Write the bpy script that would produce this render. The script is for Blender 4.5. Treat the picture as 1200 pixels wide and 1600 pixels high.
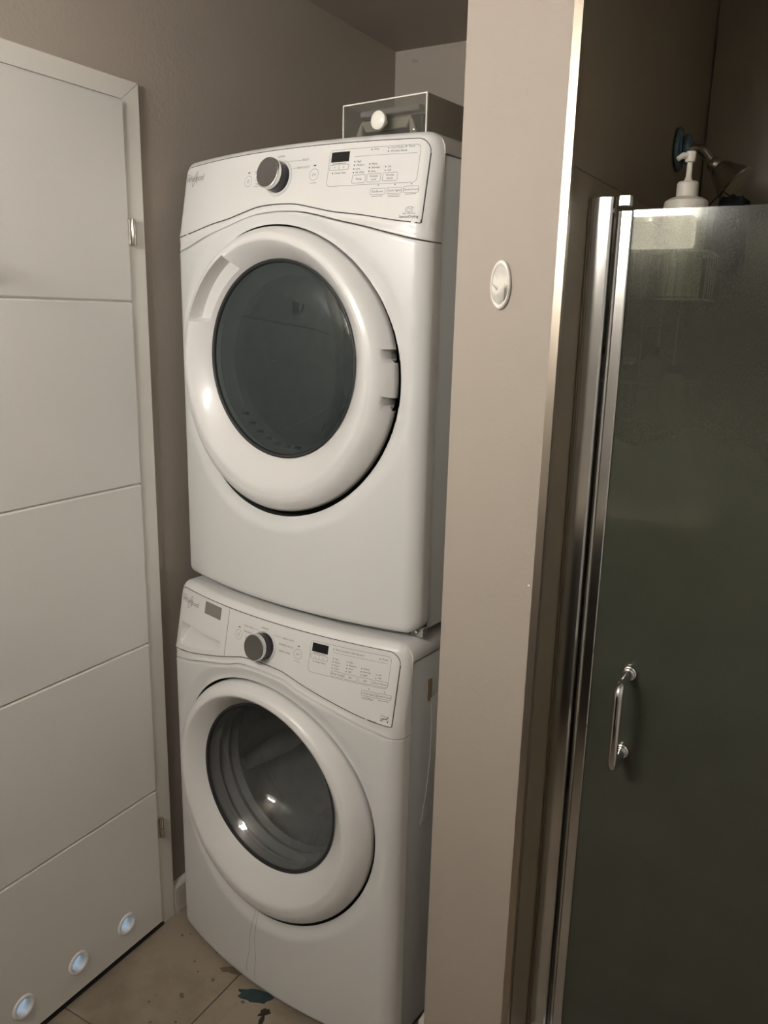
import bpy, bmesh, math, random
import numpy as np
from mathutils import Vector, Matrix
random.seed(7)
for o in list(bpy.data.objects): bpy.data.objects.remove(o, do_unlink=True)
SC = bpy.context.scene
COL = SC.collection
pi = math.pi

# ------------------------------------------------------------------ camera
yaw, pitch, roll, F = .52127, -.23635, .0228, 1270.26
f = Vector((-math.sin(yaw)*math.cos(pitch), math.cos(yaw)*math.cos(pitch), math.sin(pitch)))
r0 = Vector((math.cos(yaw), math.sin(yaw), 0)); u0 = r0.cross(f)
r = math.cos(roll)*r0 + math.sin(roll)*u0; u = -math.sin(roll)*r0 + math.cos(roll)*u0
cd = bpy.data.cameras.new('camera'); cam = bpy.data.objects.new('camera', cd); COL.objects.link(cam)
M = Matrix((r, u, -f)).transposed().to_4x4(); M.translation = Vector((1.38516, -1.43537, 1.61018))
cam.matrix_world = M
cd.sensor_fit = 'HORIZONTAL'; cd.sensor_width = 36; cd.lens = F*36/1200; cd.clip_start = .02
SC.camera = cam

# ------------------------------------------------------------------ world, light, exposure
w = bpy.data.worlds.new('world'); SC.world = w; w.use_nodes = True
w.node_tree.nodes['Background'].inputs[0].default_value = (.05, .06, .075, 1)
w.node_tree.nodes['Background'].inputs[1].default_value = .3
SC.view_settings.view_transform = 'Standard'; SC.view_settings.look = 'None'
SC.view_settings.gamma = 1; SC.view_settings.use_curve_mapping = False
SC.view_settings.exposure = 1.12
LAMP = 34.0          # radiance of the frosted vanity lamp
LAMP_COL = (1.0, .985, .95)
HALL_W = 8.0        # daylight in the hall behind the door
hl = bpy.data.lights.new('hall_daylight', 'AREA'); hl.energy = HALL_W; hl.color = (.62, .80, 1.0); hl.size = .8
ho = bpy.data.objects.new('hall_daylight', hl); COL.objects.link(ho); ho.location = (-.75, -.5, 2.2)

# ------------------------------------------------------------------ materials
def mat(name, col, rough=.5, metal=0., spec=.5, coat=0., noise=0., nscale=20., bump=0., bscale=200., trans=0., emit=None, es=0.):
    m = bpy.data.materials.new(name); m.use_nodes = True
    nt = m.node_tree; b = nt.nodes['Principled BSDF']
    b.inputs['Base Color'].default_value = (*col, 1); b.inputs['Roughness'].default_value = rough
    b.inputs['Metallic'].default_value = metal; b.inputs['Specular IOR Level'].default_value = spec
    b.inputs['Coat Weight'].default_value = coat; b.inputs['Coat Roughness'].default_value = .08
    b.inputs['Transmission Weight'].default_value = trans
    if emit: b.inputs['Emission Color'].default_value = (*emit, 1); b.inputs['Emission Strength'].default_value = es
    tc = nt.nodes.new('ShaderNodeTexCoord')
    if noise:
        n = nt.nodes.new('ShaderNodeTexNoise'); n.inputs['Scale'].default_value = nscale; n.inputs['Detail'].default_value = 5
        nt.links.new(tc.outputs['Object'], n.inputs['Vector'])
        mx = nt.nodes.new('ShaderNodeMixRGB'); mx.blend_type = 'MIX'
        mx.inputs[1].default_value = (*[c*(1-noise) for c in col], 1); mx.inputs[2].default_value = (*[min(1, c*(1+noise)) for c in col], 1)
        nt.links.new(n.outputs['Fac'], mx.inputs[0]); nt.links.new(mx.outputs[0], b.inputs['Base Color'])
    if bump:
        n2 = nt.nodes.new('ShaderNodeTexNoise'); n2.inputs['Scale'].default_value = bscale; n2.inputs['Detail'].default_value = 3
        nt.links.new(tc.outputs['Object'], n2.inputs['Vector'])
        bp = nt.nodes.new('ShaderNodeBump'); bp.inputs['Strength'].default_value = bump; bp.inputs['Distance'].default_value = .002
        nt.links.new(n2.outputs['Fac'], bp.inputs['Height']); nt.links.new(bp.outputs[0], b.inputs['Normal'])
    return m

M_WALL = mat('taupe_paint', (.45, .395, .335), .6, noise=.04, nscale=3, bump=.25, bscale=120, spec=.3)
M_REAR = mat('white_rear_wall', (.72, .71, .70), .5)
M_CEIL = mat('ceiling_paint', (.42, .37, .32), .8, noise=.03, nscale=3, bump=.2, bscale=120, spec=.2)
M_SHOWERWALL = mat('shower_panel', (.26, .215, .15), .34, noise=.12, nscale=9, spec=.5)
M_ENAMEL = mat('white_enamel', (.68, .68, .665), .30, spec=.5, coat=.25, noise=.01, nscale=4)
M_PLASTIC = mat('white_plastic', (.72, .71, .69), .32, spec=.5, coat=.15)
M_SIDE_SHADED = mat('shade_darkened_side', (.29, .283, .26), .45, spec=.35)  # white enamel sides, with their shade put into a darker base colour
M_DOORPAINT = mat('white_door_paint', (.78, .76, .715), .42, bump=.12, bscale=260, spec=.4)
M_TRIMPAINT = mat('white_trim_paint', (.82, .79, .73), .38, spec=.4)
M_SEAM = mat('seam_shadow_gasket', (.03, .03, .03), .8)
M_INK = mat('grey_ink', (.06, .058, .055), .6)
M_INKLT = mat('light_grey_ink', (.22, .215, .21), .6)
M_LOGO = mat('silver_logo', (.15, .147, .143), .4)
M_BLACKGLASS = mat('black_display', (.012, .013, .014), .12, spec=.5)
M_KNOBCAP = mat('knob_face', (.20, .192, .18), .3, metal=.75, noise=.04, nscale=30)
M_KNOBSIDE = mat('knob_side', (.02, .02, .022), .35)
M_CHROME = mat('chrome', (.78, .78, .78), .07, metal=1)
M_ALU = mat('brushed_jamb', (.62, .62, .61), .16, metal=1, noise=.08, nscale=40)
M_TRIMMETAL = mat('satin_corner_trim', (.42, .365, .295), .33, metal=.9)
M_STEEL = mat('drum_steel', (.50, .50, .49), .38, metal=.45, noise=.2, nscale=30)
M_RUBBER = mat('gasket_rubber', (.17, .17, .17), .5)
M_LINER = mat('grey_liner', (.42, .43, .43), .45)
M_LABEL = mat('grey_label', (.26, .25, .23), .45, metal=.3)
M_DARK = mat('dark_plastic', (.02, .02, .02), .6)
M_TAN = mat('tan_tape', (.42, .34, .22), .6)
M_PAPER = mat('white_paper', (.85, .85, .84), .7)
M_PUMP = mat('cream_plastic', (.62, .58, .50), .4)
M_WIRE = mat('white_wire', (.55, .55, .53), .4)
M_POUF = mat('black_mesh', (.008, .008, .009), .9, spec=.08)
M_KNOBWHITE = mat('white_ceramic', (.86, .83, .76), .18, coat=.5)
M_TEAL = mat('teal_spill', (.028, .052, .056), .6, noise=.4, nscale=60)
M_BLACKSPILL = mat('black_spill', (.02, .017, .012), .6)
M_BROWNSPOT = mat('brown_spot', (.15, .115, .08), .7)
M_VENT = mat('vent_plastic', (.80, .80, .79), .35)
M_FLANGE = mat('flare_tinted_flange', (.16, .24, .30), .25, metal=.4)  # bluish cast of the lens flare put into the flange colour
M_NICKEL = mat('aged_nickel', (.62, .57, .50), .16, metal=1, noise=.2, nscale=60)
M_HALL = mat('hall_plaster', (.7, .74, .78), .8)
M_CAB = mat('dark_vanity', (.035, .028, .022), .5)
M_TOWEL = mat('blue_towel', (.10, .14, .26), .9)
M_LAMP = mat('frosted_lamp', (.9, .9, .9), .4, emit=LAMP_COL, es=LAMP)
M_HOUS = mat('lamp_housing', (.72, .66, .56), .5)
M_SHADE = mat('lit_shade', (.9, .85, .75), .5, emit=(1, .90, .74), es=LAMP*.10)

def glassmat(name, tint, gloss_rough=.02, ior=1.5, haze=0., haze_col=(.2, .2, .2), haze_nodes=False):
    m = bpy.data.materials.new(name); m.use_nodes = True; nt = m.node_tree
    for n in list(nt.nodes): nt.nodes.remove(n)
    L = nt.links.new
    out = nt.nodes.new('ShaderNodeOutputMaterial')
    tr = nt.nodes.new('ShaderNodeBsdfTransparent'); tr.inputs[0].default_value = (*tint, 1)
    gl = nt.nodes.new('ShaderNodeBsdfGlossy'); gl.inputs['Roughness'].default_value = gloss_rough; gl.inputs[0].default_value = (.95, .97, .96, 1)
    lw = nt.nodes.new('ShaderNodeLayerWeight'); lw.inputs[0].default_value = .5
    pw = nt.nodes.new('ShaderNodeMath'); pw.operation = 'POWER'; pw.inputs[1].default_value = 5; L(lw.outputs['Facing'], pw.inputs[0])
    fr = nt.nodes.new('ShaderNodeMath'); fr.operation = 'MULTIPLY_ADD'; F0 = ((ior-1)/(ior+1))**2; fr.inputs[1].default_value = 1-F0; fr.inputs[2].default_value = F0; L(pw.outputs[0], fr.inputs[0])
    base = tr.outputs[0]
    if haze:
        df = nt.nodes.new('ShaderNodeBsdfDiffuse'); df.inputs[0].default_value = (*haze_col, 1)
        mh = nt.nodes.new('ShaderNodeMixShader'); mh.inputs[0].default_value = haze
        L(tr.outputs[0], mh.inputs[1]); L(df.outputs[0], mh.inputs[2]); base = mh.outputs[0]
        if haze_nodes:
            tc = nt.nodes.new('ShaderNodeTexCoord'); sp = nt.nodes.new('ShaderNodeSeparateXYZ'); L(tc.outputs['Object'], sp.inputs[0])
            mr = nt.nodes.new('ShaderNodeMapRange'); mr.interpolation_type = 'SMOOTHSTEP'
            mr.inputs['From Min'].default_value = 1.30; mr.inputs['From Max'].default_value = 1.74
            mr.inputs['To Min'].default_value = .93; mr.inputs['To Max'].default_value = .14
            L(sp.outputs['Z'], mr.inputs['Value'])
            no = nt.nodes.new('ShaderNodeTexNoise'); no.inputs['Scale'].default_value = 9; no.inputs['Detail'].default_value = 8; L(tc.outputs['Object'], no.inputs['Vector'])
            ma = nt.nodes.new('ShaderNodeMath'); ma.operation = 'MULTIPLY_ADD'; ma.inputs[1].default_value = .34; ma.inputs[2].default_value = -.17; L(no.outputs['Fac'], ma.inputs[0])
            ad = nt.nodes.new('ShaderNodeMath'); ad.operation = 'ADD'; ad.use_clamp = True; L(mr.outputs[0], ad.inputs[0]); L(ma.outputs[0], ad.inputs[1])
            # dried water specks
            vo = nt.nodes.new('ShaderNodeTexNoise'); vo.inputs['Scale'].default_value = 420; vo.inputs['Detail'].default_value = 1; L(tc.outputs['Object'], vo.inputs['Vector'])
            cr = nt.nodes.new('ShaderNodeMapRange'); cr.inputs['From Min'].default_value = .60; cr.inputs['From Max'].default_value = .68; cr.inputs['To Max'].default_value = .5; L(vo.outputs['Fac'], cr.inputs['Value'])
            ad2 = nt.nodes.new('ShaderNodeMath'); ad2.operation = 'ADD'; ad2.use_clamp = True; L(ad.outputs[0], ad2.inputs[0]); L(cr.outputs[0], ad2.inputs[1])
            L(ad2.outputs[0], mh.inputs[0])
            # fine vertical ripple of the obscure glass
            mp = nt.nodes.new('ShaderNodeMapping'); mp.inputs['Scale'].default_value = (260, 260, 90); L(tc.outputs['Object'], mp.inputs[0])
            n3 = nt.nodes.new('ShaderNodeTexNoise'); n3.inputs['Scale'].default_value = 1; L(mp.outputs[0], n3.inputs['Vector'])
            bp = nt.nodes.new('ShaderNodeBump'); bp.inputs['Strength'].default_value = .5; bp.inputs['Distance'].default_value = .0012; L(n3.outputs['Fac'], bp.inputs['Height']); L(bp.outputs[0], df.inputs['Normal'])
    mx = nt.nodes.new('ShaderNodeMixShader'); L(fr.outputs[0], mx.inputs[0]); L(base, mx.inputs[1]); L(gl.outputs[0], mx.inputs[2]); L(mx.outputs[0], out.inputs[0])
    return m
G_DRYER = glassmat('smoked_glass', (.20, .23, .235), .015, 1.55, haze=.16, haze_col=(.15, .19, .195))
G_BOWL = glassmat('clear_bowl_glass', (.80, .82, .82), .035, 1.5, haze=.10, haze_col=(.30, .30, .29))
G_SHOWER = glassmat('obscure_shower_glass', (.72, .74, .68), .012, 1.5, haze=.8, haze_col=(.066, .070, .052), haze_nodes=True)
G_ACRY = glassmat('clear_acrylic', (.80, .80, .78), .03, 1.5, haze=.14, haze_col=(.24, .23, .21))
M_ACRYEDGE = mat('acrylic_edge', (.85, .82, .74), .3, coat=.4)
M_SMOKE = mat('smoky_acrylic_side', (.34, .315, .27), .2, noise=.08, nscale=20)

def tile_material():
    m = mat('beige_floor_tile', (.36, .29, .21), .5, spec=.35)
    nt = m.node_tree; b = nt.nodes['Principled BSDF']; L = nt.links.new
    g = nt.nodes.new('ShaderNodeNewGeometry')
    n = nt.nodes.new('ShaderNodeTexNoise'); n.inputs['Scale'].default_value = 4; n.inputs['Detail'].default_value = 9; n.inputs['Roughness'].default_value = .65; L(g.outputs['Position'], n.inputs['Vector'])
    c = nt.nodes.new('ShaderNodeValToRGB'); e = c.color_ramp.elements
    e[0].position = .33; e[0].color = (.20, .16, .115, 1); e[1].position = .55; e[1].color = (.315, .262, .20, 1); L(n.outputs['Fac'], c.inputs[0])
    n2 = nt.nodes.new('ShaderNodeTexNoise'); n2.inputs['Scale'].default_value = 38; n2.inputs['Detail'].default_value = 3; L(g.outputs['Position'], n2.inputs['Vector'])
    mr = nt.nodes.new('ShaderNodeMapRange'); mr.inputs['From Min'].default_value = .69; mr.inputs['From Max'].default_value = .76; L(n2.outputs['Fac'], mr.inputs['Value'])
    mx = nt.nodes.new('ShaderNodeMixRGB'); mx.inputs[2].default_value = (.13, .10, .07, 1); L(mr.outputs[0], mx.inputs[0]); L(c.outputs[0], mx.inputs[1]); L(mx.outputs[0], b.inputs['Base Color'])
    return m
M_TILE = tile_material(); M_GROUT = mat('dark_grout', (.06, .045, .03), .9)

# ------------------------------------------------------------------ helpers
def obj(name, verts, faces, m, parent=None, smooth=False, bevel=0., segs=2, mats=None, auto=None):
    me = bpy.data.meshes.new(name); me.from_pydata([tuple(v) for v in verts], [], [tuple(q) for q in faces]); me.update()
    bm = bmesh.new(); bm.from_mesh(me); bmesh.ops.remove_doubles(bm, verts=bm.verts, dist=1e-6); bmesh.ops.recalc_face_normals(bm, faces=bm.faces)
    if bevel:
        ed = [e for e in bm.edges if len(e.link_faces) == 2 and e.calc_face_angle(0) > .5]
        bmesh.ops.bevel(bm, geom=ed, offset=bevel, segments=segs, profile=.5, affect='EDGES', clamp_overlap=True)
    bm.to_mesh(me); bm.free()
    if m is not None: me.materials.append(m)
    o = bpy.data.objects.new(name, me); COL.objects.link(o)
    if parent is not None: o.parent = parent
    if smooth or bevel: me.polygons.foreach_set('use_smooth', [True]*len(me.polygons))
    if auto or bevel:
        try: me.set_sharp_from_angle(angle=auto or .3)
        except Exception: pass
    return o
def boxd(x0, x1, y0, y1, z0, z1):
    v = [(x, y, z) for x in (x0, x1) for y in (y0, y1) for z in (z0, z1)]
    fcs = [(0, 1, 3, 2), (4, 6, 7, 5), (0, 4, 5, 1), (2, 3, 7, 6), (0, 2, 6, 4), (1, 5, 7, 3)]
    return v, fcs
def box(name, x0, x1, y0, y1, z0, z1, m, parent=None, bevel=0., segs=2):
    v, q = boxd(x0, x1, y0, y1, z0, z1); return obj(name, v, q, m, parent, bevel=bevel, segs=segs)
def multi(name, parts, m, parent=None, **k):
    V = []; Q = []
    for v, q in parts:
        n = len(V); V += list(v); Q += [tuple(i+n for i in ff) for ff in q]
    return obj(name, V, Q, m, parent, **k)
def griddata(P, closeu=False):
    nu, nv = P.shape[0], P.shape[1]; V = P.reshape(-1, 3).tolist(); Q = []
    for i in range(nu if closeu else nu-1):
        for j in range(nv-1):
            a = i*nv+j; b = ((i+1) % nu)*nv+j; Q.append((a, b, b+1, a+1))
    return V, Q
def tubed(pts, rad, n=10, caps=True):
    pts = [Vector(p) for p in pts]; rads = rad if isinstance(rad, (list, tuple)) else [rad]*len(pts)
    V = []; Q = []; prev = None
    for i, p in enumerate(pts):
        t = (pts[min(i+1, len(pts)-1)]-pts[max(i-1, 0)]).normalized()
        if prev is None:
            a = t.orthogonal().normalized()
        else:
            a = (prev - t*prev.dot(t)).normalized()
        prev = a; b = t.cross(a)
        for k in range(n):
            th = 2*pi*k/n; V.append(p+(a*math.cos(th)+b*math.sin(th))*rads[i])
    for i in range(len(pts)-1):
        for k in range(n):
            Q.append((i*n+k, i*n+(k+1) % n, (i+1)*n+(k+1) % n, (i+1)*n+k))
    if caps: Q.append(tuple(range(n))[::-1]); Q.append(tuple((len(pts)-1)*n+k for k in range(n)))
    return V, Q
def tube(name, pts, rad, m, parent=None, n=10): v, q = tubed(pts, rad, n); return obj(name, v, q, m, parent, smooth=True, auto=.9)
def lathed(prof, origin, axis, n=48, sy=1.):
    """prof: list of (radius, distance along axis)."""
    ax = Vector(axis).normalized(); a = ax.orthogonal().normalized()
    if abs(ax.z) < .9: a = (Vector((0, 0, 1))-ax*ax.z).normalized()
    b = ax.cross(a); o = Vector(origin); V = []; Q = []
    for (rr, h) in prof:
        for k in range(n):
            th = 2*pi*k/n; V.append(o+ax*h+(a*math.cos(th)*sy+b*math.sin(th))*max(rr, 1e-5))
    for i in range(len(prof)-1):
        for k in range(n): Q.append((i*n+k, i*n+(k+1) % n, (i+1)*n+(k+1) % n, (i+1)*n+k))
    if prof[0][0] < 1e-4 or True:
        Q.append(tuple(range(n))[::-1])
    Q.append(tuple((len(prof)-1)*n+k for k in range(n)))
    return V, Q
def lathe(name, prof, origin, axis, m, parent=None, n=48, auto=.6, sy=1.):
    v, q = lathed(prof, origin, axis, n, sy)
    if prof[0][0] < 1e-4: pass
    return obj(name, v, q, m, parent, smooth=True, auto=auto)
def openlathe(name, prof, origin, axis, m, parent=None, n=64, auto=.6):
    v, q = lathed(prof, origin, axis, n); q = q[:-2]
    return obj(name, v, q, m, parent, smooth=True, auto=auto)
def empty(name, label, cat, loc=(0, 0, 0), rz=0, group=None, kind=None):
    o = bpy.data.objects.new(name, None); COL.objects.link(o); o.location = loc; o.rotation_euler = (0, 0, rz); o.empty_display_size = .05
    return tag(o, label, cat, group, kind)
def tag(o, label=None, cat=None, group=None, kind=None):
    if label: o['label'] = label
    if cat: o['category'] = cat
    if group: o['group'] = group
    if kind: o['kind'] = kind
    return o
def struct(o, label=None): o['kind'] = 'structure'; (label and o.__setitem__('label', label)); return o

# ------------------------------------------------------------------ room shell
XL = -.055; YB = 1.08; YR = -1.85; XR = 2.05; ZC = 2.44; YP = -.0704; XS = .934; YG = .052
# floor: slab of grout with single tiles
floor = struct(box('floor', -1.3, XR+.1, YR-.1, YB+.1, -.05, -.0035, M_GROUT), 'beige tiled bathroom floor with dirt specks')
tme = None
T = .45
for i in range(-1, 5):
    for j in range(-5, 3):
        x0 = .245+T*i; y0 = -.415+T*j
        xa, xb = max(x0, -.078), min(x0+T, XR); ya, yb = max(y0, YR), min(y0+T, YB)
        if xb-xa < .03 or yb-ya < .03: continue
        v, q = boxd(xa+.0013, xb-.0013, ya+.0013, yb-.0013, -.004, 0)
        obj('tile', v, q, M_TILE, floor, bevel=.0008, segs=1)
def blob(name, cx, cy, rx, ry, m, ang=0, n=22, jag=.35, h=.0008, label=None):
    V = []; ph = [random.uniform(-1, 1) for _ in range(n)]
    for k in range(n):
        th = 2*pi*k/n; s = 1+jag*(.5*ph[k]+.5*ph[(k+1) % n])
        x = rx*s*math.cos(th); y = ry*s*math.sin(th)
        V.append((cx+x*math.cos(ang)-y*math.sin(ang), cy+x*math.sin(ang)+y*math.cos(ang), h))
    V += [(a, b, 0.0001) for a, b, _ in V]
    Q = [tuple(range(n))]+[(k, (k+1) % n, n+(k+1) % n, n+k) for k in range(n)]
    o = obj(name, V, Q, m, floor); 
    if label: o['label'] = label
    return o
blob('stain', .322, -.152, .048, .020, M_TEAL, .25, 26, .3, .0009, 'teal dried spill')
blob('stain', .368, -.183, .015, .010, M_BLACKSPILL, 1.0, 18, .7, .0013, 'black drip')
blob('stain', .379, -.206, .006, .016, M_BLACKSPILL, .3, 12, .3, .0013, 'black drip')
for (x, y, s) in [(.306, -.184, .005), (.167, -.245, .007), (.115, -.30, .004), (.03, -.10, .004), (.045, -.085, .003), (.2, -.17, .005), (.15, -.17, .004), (.12, -.15, .0035), (.16, -.34, .004), (.21, -.31, .004)]:
    blob('stain', x, y, s, s*.8, M_BROWNSPOT, random.random()*3, 10, .4, .0006, 'brown speck')
blob('stain', .222, -.125, .030, .010, M_BROWNSPOT, .5, 20, .7, .0006, 'brown smear')

struct(box('ceiling', -1.3, XR+.1, YR-.1, YB+.1, ZC, ZC+.1, M_CEIL), 'dim taupe ceiling')
# left wall with a doorway
DY0, DY1, DZ = -.945, -.100, 2.046
multi_wall = [boxd(XL-.1, XL, YR-.1, DY0-.01, 0, ZC), boxd(XL-.1, XL, DY1+.008, YB+.1, 0, ZC), boxd(XL-.1, XL, DY0-.01, DY1+.008, DZ+.01, ZC)]
struct(multi('wall_left', multi_wall, M_WALL), 'taupe wall with the white door')
struct(box('wall_back', XL-.1, XR+.1, YB, YB+.1, 0, ZC, M_WALL), 'taupe wall behind the machines')
struct(box('wall_right', XR, XR+.1, YR-.1, YB+.1, 0, ZC, M_REAR))
struct(box('wall_rear', XL-.1, XR+.1, YR-.1, YR, 0, ZC, M_REAR))
# partition between laundry niche and shower: broad end face, thinner wall behind it
def xe(z): return .9135+.0041*z
v = []
for z in (0, ZC):
    xl = .7345+.0025*z; xr = xe(z)
    v += [(xl, YP, z), (xr, YP, z), (xr, YP+.10, z), (xl, YP+.10, z)]
endq = [(0, 1, 2, 3), (4, 7, 6, 5), (0, 4, 5, 1), (1, 5, 6, 2), (2, 6, 7, 3), (3, 7, 4, 0)]
pb = boxd(.79, .9135, YP+.08, YB, 0, ZC)
part = struct(multi('wall_partition', [(v, endq), pb], M_WALL), 'pale taupe partition end between the machines and the shower')
# baseboards
def prof_extrude(name, prof, p0, p1, out, m):
    """prof: (out distance, z)"""
    p0 = Vector(p0); p1 = Vector(p1); out = Vector(out); V = [p+out*a+Vector((0, 0, z)) for p in (p0, p1) for a, z in prof]; n = len(prof)
    Q = [(i, (i+1) % n, n+(i+1) % n, n+i) for i in range(n)]+[tuple(range(n)), tuple(range(2*n-1, n-1, -1))]
    return obj(name, V, Q, m, None, smooth=True, auto=.5)
BP = [(0, 0), (.013, 0), (.013, .075), (.009, .082), (.004, .088), (0, .09)]
struct(prof_extrude('baseboard_left', BP, (XL, -.052, 0), (XL, YB, 0), (1, 0, 0), M_TRIMPAINT), 'white baseboard beside the washer')
struct(prof_extrude('baseboard_back', BP, (XL+.013, YB, 0), (.79, YB, 0), (0, -1, 0), M_TRIMPAINT))
BP2 = [(a, z*.93) for a, z in BP]
struct(prof_extrude('baseboard_partition', BP2, (.7345, YP+.1, 0), (.7345, YP-.001, 0), (-1, 0, 0), M_TRIMPAINT), 'white baseboard at the foot of the partition')
# corner trim on partition edge + shower wall panel
v = []
for z in (0.0, ZC):
    a = xe(z)+.0004; v += [(a, YP-.0015, z), (a+.0145, YP-.0015, z), (a+.0145, YP+.012, z), (a, YP+.012, z)]
struct(obj('trim_3', v, endq, M_TRIMMETAL), 'satin metal corner strip on the partition edge')
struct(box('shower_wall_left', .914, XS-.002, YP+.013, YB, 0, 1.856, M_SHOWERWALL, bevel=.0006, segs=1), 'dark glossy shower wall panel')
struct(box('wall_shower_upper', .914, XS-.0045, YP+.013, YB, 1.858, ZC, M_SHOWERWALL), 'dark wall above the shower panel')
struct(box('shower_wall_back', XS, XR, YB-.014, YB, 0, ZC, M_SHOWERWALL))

# ------------------------------------------------------------------ door and casing
def miter_casing(name, pts_out, pts_in, x0, x1, m, label):
    pass
CW = .041
def casing(name, quad, label):
    """quad in (y,z): outer0, outer1, inner1, inner0; stepped profile: thick outer half, thinner inner"""
    o0, o1, i1, i0 = [Vector((0, a, b)) for a, b in quad]
    prof = [(0, XL), (0, -.0430), (.04, -.0412), (1, -.0425), (1, XL)]
    V = []
    for (s, x) in prof:
        p = o0.lerp(i0, s); V.append((x, p.y, p.z))
    for (s, x) in prof:
        p = o1.lerp(i1, s); V.append((x, p.y, p.z))
    n = len(prof); Q = [(i, (i+1) % n, n+(i+1) % n, n+i) for i in range(n)]+[tuple(range(n)), tuple(range(2*n-1, n-1, -1))]
    return struct(obj(name, V, Q, M_TRIMPAINT, None, smooth=True, auto=.3), label)
oz, iz = 2.0845, 2.044; oy, iy = -.0525, -.1005; oy2, iy2 = -.99, -.944
casing('trim_1', [(oy, 0), (oy, oz-.0008), (iy, iz-.0008), (iy, 0)], 'white door casing, upright nearest the washer')
casing('trim_2', [(oy-.0006, oz), (oy2, oz), (iy2, iz), (iy-.0006, iz)], 'white door casing across the top of the door')
casing('trim_4', [(oy2, 0), (oy2, oz-.0008), (iy2, iz-.0008), (iy2, 0)], 'white door casing on the latch side')
door = empty('door_1', 'white bathroom door with four horizontal grooves and round vents at its foot', None, (-.035, -.52, 0), 0, None, 'structure')
dl = Vector((-.035, -.52, 0))
def dloc(v): return [tuple(Vector(p)-dl) for p in v]
gro = [.016, .412, .8175, 1.2165, 1.6285, 2.0415]
VY = [-.225-.149*k for k in range(5)]; VZ = .0975; VR = .0235
def tmpmesh(parts):
    V = []; Q = []
    for v, q in parts:
        n = len(V); V += [tuple(p) for p in v]; Q += [tuple(i+n for i in ff) for ff in q]
    me = bpy.data.meshes.new('tmp'); me.from_pydata(V, [], Q); me.update(); return me
def boolean(o, parts):
    me = tmpmesh(parts); c = bpy.data.objects.new('cutter', me); COL.objects.link(c); c.parent = o.parent
    bm = bmesh.new(); bm.from_mesh(me); bmesh.ops.recalc_face_normals(bm, faces=bm.faces); bm.to_mesh(me); bm.free()
    md = o.modifiers.new('b', 'BOOLEAN'); md.object = c; md.operation = 'DIFFERENCE'; md.solver = 'EXACT'
    dg = bpy.context.evaluated_depsgraph_get(); dg.update()
    nm = bpy.data.meshes.new_from_object(o.evaluated_get(dg)); o.modifiers.clear(); o.data = nm
    bpy.data.objects.remove(c, do_unlink=True)
for k in range(5):
    z0, z1 = gro[k]+(.0005 if k else 0), gro[k+1]-(.0005 if k < 4 else 0)
    v, q = boxd(-.047, -.035, DY0, DY1-.003, z0, z1)
    o = obj('panel', dloc(v), q, M_DOORPAINT, door, bevel=.0038, segs=1)
    if k == 0:
        boolean(o, [([tuple(Vector(p)-dl) for p in lathed([(VR-.003, -.03), (VR-.003, .03)], (-.04, y, VZ), (1, 0, 0), 28)[0]], lathed([(VR-.003, -.03), (VR-.003, .03)], (-.04, y, VZ), (1, 0, 0), 28)[1]) for y in VY])
v, q = boxd(-.073, -.0435, DY0+.001, DY1-.004, .21, 2.040)
core = obj('door_core', dloc(v), q, M_DOORPAINT, door)
multi('door_core', [(dloc(a), b) for a, b in (boxd(-.073, -.0435, DY0+.001, DY1-.004, .0165, .028), boxd(-.073, -.0435, DY1-.05, DY1-.004, .028, .21), boxd(-.073, -.0435, DY0+.001, DY0+.05, .028, .21))], M_DOORPAINT, door)
for y in VY:
    o = openlathe('vent_ring', [(VR-.0055, -.016), (VR-.0045, .001), (VR-.0035, .0035), (VR-.001, .0048), (VR+.002, .0045), (VR+.0042, .003), (VR+.005, 0.0002)], (0, 0, 0), (1, 0, 0), M_VENT, door, n=40, auto=1.2)
    o.location = (0, y+.52, VZ)
for zc, in ((1.776,), (.297,)):
    hx, hy = -.0345, -.0925
    h = lathe('hinge', [(.0001, -.028), (.0052, -.028), (.0058, -.026), (.0058, -.0012), (.0045, -.0008), (.0045, .0008), (.0058, .0012), (.0058, .026), (.0052, .028), (.0001, .028)], (0, 0, 0), (0, 0, 1), M_NICKEL, door, n=16)
    h.location = Vector((hx, hy, zc))-dl
    v, q = boxd(-.0405, -.0352, hy-.013, hy-.002, zc-.026, zc+.026); obj('hinge_leaf', [Vector(p)-dl-h.location for p in v], q, M_NICKEL, h)
lev = empty('door_handle', None, None); lev.parent = door; lev.location = Vector((-.035, -.875, 1.02))-dl
lathe('rose', [(.025, 0), (.025, .006), (.022, .008), (.0001, .008)], (0, 0, 0), (1, 0, 0), M_CHROME, lev, n=24)
tube('lever', [(0, 0, 0), (.045, 0, 0), (.055, .02, 0), (.055, .12, 0)], .008, M_CHROME, lev)
struct(box('door_gap_strip', -.078, -.040, DY0-.01, DY1+.005, -.003, .009, M_DARK), 'black strip added to keep the gap under the door dark')  # added black strip: stops hall light leaking and darkens the door gap
# robe hook screwed to the middle of the door
rh = empty('robe_hook', 'chrome robe hook on the upper door panel', 'hook', (-.035, -.515, 1.70))
box('back_plate', 0, .004, -.02, .02, -.03, .03, M_CHROME, rh, bevel=.001)
tube('hook_arm', [(0.003, 0, -.01), (.03, 0, -.018), (.05, 0, -.005), (.055, 0, .02)], .0055, M_CHROME, rh)
# hall behind the door
struct(multi('wall_hall', [boxd(-1.3, -1.2, -2.2, 1.18, 0, ZC), boxd(-1.2, XL-.1, -2.2, -2.1, 0, ZC), boxd(-1.2, XL-.1, 1.08, 1.18, 0, ZC)], M_HALL))
struct(box('floor_hall', -1.2, -.079, -2.0, 1.08, -.0036, 0, M_HALL))

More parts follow.
